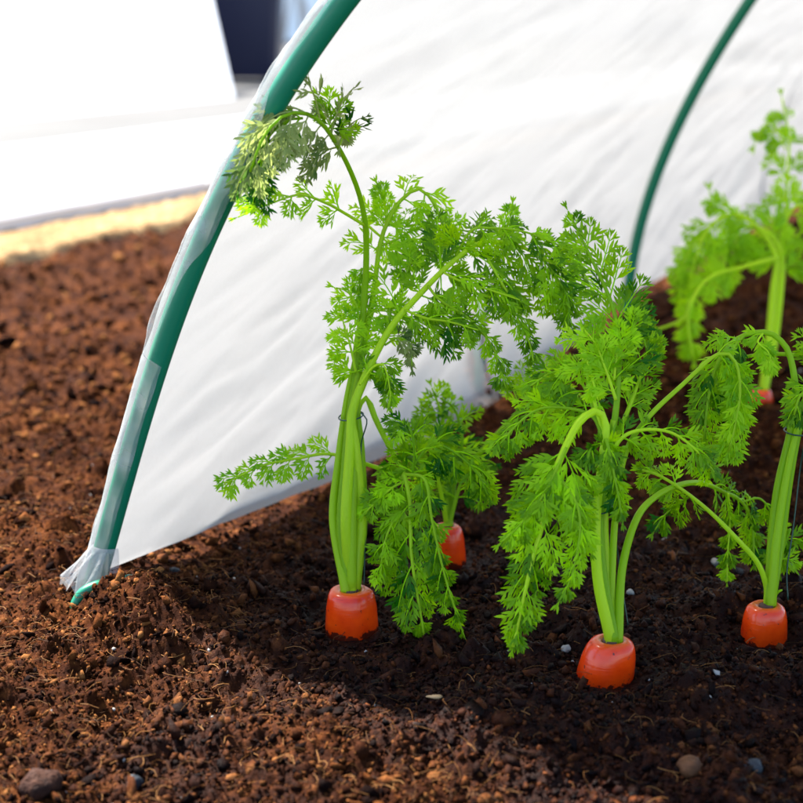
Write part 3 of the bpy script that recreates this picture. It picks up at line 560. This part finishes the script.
# --- plant B (centre front)
frond(Bp, [(612, 636, 0), (602, 570, -.003), (600, 510, -.003), (610, 450, 0), (617, 400, 0), (619, 345, 0), (612, 305, 0), (593, 262, 0), (568, 211, 0)], .0040, .0007, .60, 50, DB, g=.15, ang=42, pairs=10, prof='oval', tone=.35, sides=(1, .8))
frond(Bp, [(614, 380, -.002), (618, 350, -.004), (626, 336, -.004), (640, 318, -.004)], .0010, .0004, .0, 20, DB, g=.0, ang=40, pairs=5, tone=.6, prof='flat')
frond(Bp, [(616, 400, -.002), (606, 370, -.004), (596, 345, -.004), (585, 330, -.004)], .0012, .0004, .1, 22, DB, g=.3, ang=45, pairs=6, tone=.6, prof='flat', leafm=LEAFY)
frond(Bp, [(612, 450, .004), (622, 425, .006), (634, 395, .008), (645, 362, .008), (653, 330, .008)], .0018, .0005, .35, 25, DB, g=.0, ang=40, pairs=8, prof='oval', tone=.3)
frond(Bp, [(610, 636, -.004), (598, 580, -.010), (596, 520, -.010), (603, 455, -.006), (606, 425, -.004), (597, 411, -.006), (580, 421, -.012), (566, 446, -.018), (554, 476, -.024), (545, 515, -.028), (530, 570, -.030), (513, 647, -.030)], .0042, .0008, .60, 60, DB, g=.75, ang=44, pairs=12, prof='tri', tone=.5, sides=(1, 1))
frond(Bp, [(566, 448, -.02), (556, 470, -.03), (540, 500, -.034), (520, 525, -.034), (502, 542, -.034)], .0011, .0005, .15, 34, DB, g=.8, ang=36, pairs=8, prof='tri', tone=.6)
frond(Bp, [(556, 474, -.024), (575, 500, -.034), (580, 530, -.036), (572, 575, -.036), (560, 600, -.036)], .0012, .0005, .1, 28, DB, g=.9, ang=36, pairs=9, prof='tri', tone=.55)
frond(Bp, [(604, 440, 0), (592, 416, .006), (565, 408, .01), (540, 409, .01), (520, 422, .008), (500, 444, .006)], .0014, .0005, .25, 34, DB, g=.8, ang=50, pairs=8, prof='flat', tone=.5)
frond(Bp, [(606, 450, 0), (590, 400, .012), (578, 380, .016), (555, 372, .016), (530, 386, .014)], .0016, .0005, .35, 30, DB, g=.7, ang=55, pairs=8, prof='flat', tone=.4)
frond(Bp, [(608, 450, 0), (594, 400, .006), (584, 360, .008), (580, 335, .008), (590, 370, .0), (598, 400, 0)], .0016, .0006, .45, 24, DB, g=.8, ang=50, pairs=5, prof='flat', leafm=LEAFY, tone=.7)
frond(Bp, [(606, 470, -.004), (620, 440, -.008), (642, 430, -.008), (672, 433, -.008), (698, 452, -.008), (714, 472, -.008)], .0016, .0005, .25, 27, DB, g=.8, ang=50, pairs=9, prof='flat', tone=.5)
frond(Bp, [(604, 455, -.004), (606, 440, -.014), (612, 465, -.018), (618, 495, -.018), (622, 520, -.018)], .0014, .0005, .12, 20, DB, g=.9, ang=40, pairs=8, prof='oval', tone=.3)
frond(Bp, [(600, 455, -.004), (590, 450, -.014), (585, 480, -.018), (580, 520, -.018), (590, 550, -.018)], .0012, .0005, .15, 24, DB, g=.9, ang=40, pairs=7, prof='oval', tone=.4)
frond(Bp, [(608, 600, .004), (615, 520, .006), (625, 455, .006), (647, 419, .008), (681, 386, .02), (718, 354, .03), (735, 362, .034), (740, 392, .034), (734, 430, .034), (728, 452, .034)], .0030, .0007, .74, 30, DB, g=.8, ang=44, pairs=8, prof='flat', leafm=LEAFY, tone=.4)
frond(Bp, [(617, 620, .002), (622, 570, .004), (636, 520, .01), (655, 497, .03), (680, 485, .05), (702, 483, .07), (722, 491, .09), (742, 502, .10), (752, 525, .11), (754, 560, .11)], .0034, .0008, .70, 24, DB, g=1.1, ang=55, pairs=8, prof='flat', tone=.3)
frond(Bp, [(728, 493, .09), (730, 520, .10), (728, 550, .10), (727, 582, .10)], .0009, .0005, .25, 14, DB, g=1.0, ang=36, pairs=6, prof='oval', tone=.5)
frond(Bp, [(742, 502, .10), (762, 500, .11), (780, 530, .12), (784, 560, .12)], .0009, .0005, .1, 20, DB, g=1.0, ang=45, pairs=6, prof='oval', tone=.25)
st(Bp, [(614, 636, .0), (606, 570, .003), (604, 510, .003), (610, 450, .002), (614, 420, 0)], .0036, .0024, DB, .7)
st(Bp, [(610, 636, .004), (600, 560, .005), (600, 500, .004), (604, 450, .004), (604, 430, .004)], .0034, .0022, DB, .4)
# --- plant C (right edge)
frond(Cp, [(769, 602, 0), (772, 550, 0), (778, 490, 0), (790, 435, 0), (796, 398, 0), (790, 356, 0), (778, 338, 0), (764, 332, 0), (745, 335, 0), (728, 346, -.004), (716, 368, -.008), (708, 400, -.010), (704, 440, -.010)], .0046, .0007, .74, 30, DC, g=.9, ang=50, pairs=9, prof='flat', tone=.4)
frond(Cp, [(745, 335, 0), (733, 352, -.01), (736, 392, -.014), (729, 424, -.014), (726, 455, -.014)], .0010, .0005, .1, 21, DC, g=1.0, ang=44, pairs=8, prof='oval', tone=.3)
frond(Cp, [(764, 332, 0), (758, 342, -.006), (768, 352, -.008), (772, 366, -.008)], .0008, .0004, .1, 15, DC, g=.9, ang=50, pairs=4, prof='flat', tone=.6, leafm=LEAFY)
frond(Cp, [(766, 602, -.002), (766, 585, -.004), (757, 562, -.008), (735, 537, -.012), (710, 512, -.014), (684, 491, -.02), (660, 476, -.02), (642, 470, -.02)], .0023, .0009, .82, 16, DC, g=.8, ang=50, pairs=4, prof='flat', tone=.6)
frond(Cp, [(690, 496, -.01), (678, 505, .02), (665, 515, .03), (655, 530, .03)], .0009, .0005, .0, 22, DC, g=.8, ang=50, pairs=5, prof='flat', tone=.3)
frond(Cp, [(771, 602, .004), (781, 540, .004), (790, 480, .004), (800, 430, .004), (812, 400, .002), (812, 390, -.01), (800, 396, -.016), (794, 415, -.018)], .0040, .0007, .80, 24, DC, g=.9, ang=50, pairs=6, prof='flat', tone=.3)
frond(Cp, [(772, 600, .006), (780, 560, .012), (790, 530, .016), (784, 540, .02), (780, 570, .02)], .0014, .0006, .4, 18, DC, g=.9, ang=50, pairs=5, prof='flat', tone=.3)
frond(Cp, [(771, 602, -.004), (776, 545, -.006), (785, 485, -.006), (797, 430, -.004), (812, 385, 0), (835, 360, 0), (870, 350, 0), (900, 380, 0)], .0038, .0008, .70, 45, DC, g=.8, ang=55, pairs=7, prof='flat', tone=.4)
m = M(); tube(m, catmull([W(774, 598, DC - .004), W(778, 592, DC - .006), W(782, 590, DC - .008)], 8), [.002, .0016, .0012, .001, .001, .0009, .0008, .0006], 6); build('leaf_stub', m, STALK, Cp)
# --- plant F (outside the frame on the right, one stalk reaches in)
Fp, DF = plant('carrot just beyond the right edge, one green leaf stalk reaching in towards the left', 905, 640, 24, 44, (0, 0), 6)
frond(Fp, [(905, 596, 0), (900, 500, 0), (880, 410, 0), (845, 365, 0), (803, 356, 0), (770, 354, 0), (745, 357, 0), (728, 364, -.004), (722, 385, -.006), (724, 410, -.006)], .0034, .0009, .86, 26, DF, g=1.0, ang=50, pairs=6, prof='flat', tone=.5)
frond(Fp, [(905, 596, 0), (915, 480, 0), (920, 380, 0), (940, 300, 0), (980, 260, 0)], .0040, .0008, .5, 60, DF, g=.5, ang=50, pairs=8, tone=.5)
# --- plant E (far)
E_ = dict(leafm=LEAFY, tone=.7, sc=1.7)
frond(Ep, [(762, 386, 0), (769, 340, 0), (773, 290, 0), (776, 258, 0), (762, 232, 0), (738, 215, 0), (715, 222, 0), (700, 245, 0), (690, 280, 0)], .0050, .0012, .52, 32, DE, g=.7, ang=55, pairs=8, prof='flat', **E_)
frond(Ep, [(766, 386, .01), (775, 340, .01), (781, 290, .01), (782, 262, .01), (772, 236, .0), (750, 226, 0), (728, 240, 0), (724, 275, 0)], .0048, .0012, .55, 32, DE, g=.7, ang=55, pairs=7, prof='flat', **E_)
frond(Ep, [(764, 386, .02), (772, 320, .02), (778, 262, .02), (786, 220, .02), (800, 205, .02), (822, 215, .02), (830, 245, .02)], .0042, .0012, .5, 36, DE, g=.6, ang=55, pairs=7, prof='flat', **E_)
frond(Ep, [(766, 386, .03), (778, 300, .03), (785, 240, .03), (787, 180, .04), (789, 140, .05), (782, 98, .06)], .0040, .0010, .62, 24, DE, g=.4, ang=45, pairs=6, prof='oval', **E_)
frond(Ep, [(786, 150, .05), (776, 128, .05), (766, 124, .05), (756, 142, .05)], .0012, .0008, .1, 12, DE, g=.6, ang=45, pairs=4, **E_)
frond(Ep, [(778, 258, .0), (760, 262, -.02), (740, 268, -.03), (715, 275, -.04), (698, 290, -.05), (688, 318, -.06), (693, 358, -.06)], .0026, .0010, .35, 22, DE, g=1.1, ang=42, pairs=7, prof='flat', **E_)
frond(Ep, [(690, 300, -.06), (684, 318, -.06), (662, 328, -.06), (645, 331, -.06)], .0020, .0012, .8, 6, DE, g=.2, ang=40, pairs=2, **E_)
frond(Ep, [(745, 222, .0), (722, 212, .0), (712, 205, .0), (710, 194, .0)], .0010, .0007, .1, 9, DE, g=0, ang=40, pairs=3, **E_)
frond(Ep, [(715, 225, .0), (700, 240, .0), (684, 262, .0), (680, 300, .0)], .0010, .0007, .1, 18, DE, g=.8, ang=50, pairs=5, prof='flat', **E_)
# ------------------------------------------------------------------ wire ties
def tie(cx, cy, rw, D, tail, label, slope=0):
    m = M(); c = W(cx, cy, D); P = []
    for k_ in range(26):
        a_ = 2 * math.pi * k_ / 24; P.append(c + np.array([math.cos(a_) * rw, math.sin(a_) * rw * .85, slope * math.cos(a_) * rw + .0012 * math.sin(a_)]))
    tube(m, P, .00055, 6)
    tube(m, catmull([W(a, b, D + z_) for a, b, z_ in tail], 40), .0005, 6)
    o = build('wire_tie', m, WIRE); tag(o, label, 'wire tie', 'thin green wire ties round the leaf stalks')
tie(351, 416, .0086, DA - .003, [(361, 413, -.008), (367, 421, -.006), (362, 440, 0), (361, 455, .0), (363, 480, .002), (365, 530, .002), (364, 585, .002)], 'green wire loop with long dangling tail round the tall leftmost stalk bundle', .15)
tie(602, 509, .0066, DB - .001, [(609, 505, 0), (616, 540, .014), (621, 580, .018), (628, 625, .02)], 'small green wire tie round the stalks of the centre front carrot', .25)
tie(797, 431, .0088, DC, [(806, 432, .0), (800, 470, .012), (793, 530, .012), (787, 570, .012), (788, 600, .012)], 'green wire tie round the stalks at the right edge', -.05)
# ------------------------------------------------------------------ single stones and chips
def stone(px, py, sx, sy, szz, m_, label, cat, seed, name='pebble', lift=.35):
    r2 = np.random.default_rng(seed); c = G(px, py); m = M(); v, f = ico()
    vv = [tuple(a) for a in v]; ff = [tuple(a) for a in f]
    import bmesh
    bm = bmesh.new(); bv = [bm.verts.new(a) for a in vv]; [bm.faces.new([bv[i] for i in a]) for a in ff]
    bmesh.ops.subdivide_edges(bm, edges=bm.edges, cuts=3, use_grid_fill=True)
    a0 = r2.uniform(0, 3)
    for q in bm.verts:
        n_ = Vector(q.co).normalized(); k_ = 1 + .13 * math.sin(n_.x * 4 + a0) + .10 * math.sin(n_.y * 6 + 2 * a0) + .05 * math.sin(n_.z * 11 + n_.x * 9)
        q.co = Vector((n_.x * sx * k_, n_.y * sy * k_, n_.z * szz * k_))
    me = bpy.data.meshes.new(name); bm.to_mesh(me); bm.free(); o = link(name, me, m_)
    o.location = (c[0], c[1], hz(c[0], c[1]) + szz * lift); o.rotation_euler = (r2.uniform(-.3, .3), r2.uniform(-.3, .3), r2.uniform(0, 3)); tag(o, label, cat)
BRN = simple('brown_stone', (.05, .02, .009), .6, .12, noise=(160, (.11, .045, .018)), bump=.5, bscale=300)
GRY = simple('slate_grey_stone', (.012, .016, .022), .5, .12, noise=(160, (.035, .04, .045)), bump=.4, bscale=300)
DRK = simple('dark_bark', (.012, .005, .004), .8, .12, noise=(120, (.045, .017, .009)), bump=.9, bscale=350)
stone(690, 776, .0085, .008, .006, BRN, 'rounded brown pebble at the bottom right of the soil', 'pebble', 1)
stone(752, 778, .006, .006, .004, GRY, 'small blue-grey pebble near the bottom right corner', 'pebble', 2)
stone(40, 786, .010, .011, .009, DRK, 'large dark bark lump in the bottom left corner', 'bark lump', 3, 'bark_lump')
stone(135, 782, .0055, .004, .005, GRY, 'pale grey stone chip at the bottom left, right of the bark lump', 'pebble', 5)
stone(566, 659, .0048, .003, .0022, PERL, 'white flake on dark soil just left of the centre front carrot', 'flake', 6, 'perlite_flake', .8)
stone(716, 566, .0045, .004, .003, PERL, 'round white grit lump on the soil left of the rightmost carrot', 'grit lump', 7, 'perlite_flake', .8)
stone(630, 602, .0032, .003, .0022, PERL, 'small white grit lump behind the centre front carrot', 'grit lump', 8, 'perlite_flake', .9)
stone(665, 542, .003, .003, .0022, PERL, 'tiny white grit lump under the arching stalk', 'grit lump', 9, 'perlite_flake', .9)
stone(175, 577, .0042, .0026, .0022, GRY, 'shiny grey chip on the soil right of the hoop mound', 'pebble', 10, lift=.9)
stone(435, 708, .0052, .002, .0012, simple('straw_chip', (.4, .24, .1), .7), 'thin straw coloured chip on the soil below the two front carrots', 'chip', 11, 'wood_chip', 1.5)
# ------------------------------------------------------------------ far background
wl = empty('white_block', bed(3.0, -3.0)); tag(wl, 'overexposed white sloping block behind the paving at the top left', 'white block')
m = M(); a = [bed(-3, -3.02, 0), bed(5.19, -3.10, 0), bed(4.3, -6.5, 0), bed(-3, -6.5, 0)]; b_ = [bed(-3, -3.62, .6), bed(5.90, -3.70, .6), bed(4.7, -6.0, .6), bed(-3, -6.0, .6)]  # near side laid back, shape chosen so it catches the sun and reads white
m.add(a + b_, [(0, 1, 5, 4), (1, 2, 6, 5), (2, 3, 7, 6), (3, 0, 4, 7), (4, 5, 6, 7)]); build('sloping_side', m, RENDER, wl, False)
m = M(); box(m, bed(-3.05, -5.9, .602), UA * 7.7, VA * 1.9, UP * .04); build('top_board', m, KERB, wl, False)
tb = G(252, 83); bn = empty('wheelie_bin', tb); tag(bn, 'dark navy plastic bin standing behind the white sloping block', 'bin')
def taper(c, w0, w1, d0, d1, z0, z1, m_, name, parent):
    m = M(); v = [];
    for (ww_, dd_, zz) in ((w0, d0, z0), ((w0 + w1) / 2, (d0 + d1) / 2, (z0 + z1) / 2), (w1, d1, z1)):
        ch = .03
        for (sx, sy) in ((-1, -1), (1, -1), (1, 1), (-1, 1)):
            for q in ((0, ch), (ch, 0)) if sx * sy > 0 else ((ch, 0), (0, ch)): v.append(np.array(c) + np.array([sx * (ww_ / 2 - q[0]), sy * (dd_ / 2 - q[1]), zz]))
    f = [(i * 8 + k_, i * 8 + (k_ + 1) % 8, (i + 1) * 8 + (k_ + 1) % 8, (i + 1) * 8 + k_) for i in range(2) for k_ in range(8)] + [tuple(range(16, 24)), tuple(range(8))[::-1]]
    m.add(v, f); return build(name, m, m_, parent, False)
cb = tb + np.array([-.075, .0, 0])
taper(cb, .44, .50, .38, .42, .03, .52, NAVY, 'bin_body', bn); taper(cb, .53, .53, .46, .46, .52, .60, NAVY, 'rim', bn); taper(cb, .52, .54, .45, .47, .60, .98, NAVY, 'upper_body', bn)
taper(cb, .57, .57, .52, .50, .98, 1.03, NAVY, 'lid', bn)
for sg in (-1, 1):
    m = M(); tube(m, [cb + np.array([sg * .12, .22, .06]), cb + np.array([sg * .19, .22, .06])], .06, 18); build('wheel', m, simple('black_rubber', (.02, .02, .02), .7), bn)
fr_ = empty('metal_frame', G(296, 62)); tag(fr_, 'thin grey metal frame legs right of the navy bin', 'metal frame')
c = G(296, 62)
for a_, b2 in (((-.12, 0, 0), (.05, 0, .9)), ((.16, 0, 0), (-.05, 0, .9)), ((.02, .5, 0), (.0, .2, .9))):
    m = M(); tube(m, [c + np.array(a_), c + np.array(b2)], .018, 10); build('leg', m, STEEL, fr_)
m = M(); tube(m, [c + np.array((-.35, 0, .91)), c + np.array((.35, 0, .91))], .02, 10); build('crossbar', m, STEEL, fr_)
m = M(); box(m, (-14, 15, -.05), np.array([30, 6, 0]), np.array([-.08, .4, 0]), UP * 3); o = build('house_wall', m, RENDER, None, False); tag(o, 'pale rendered wall far behind the garden', 'wall')
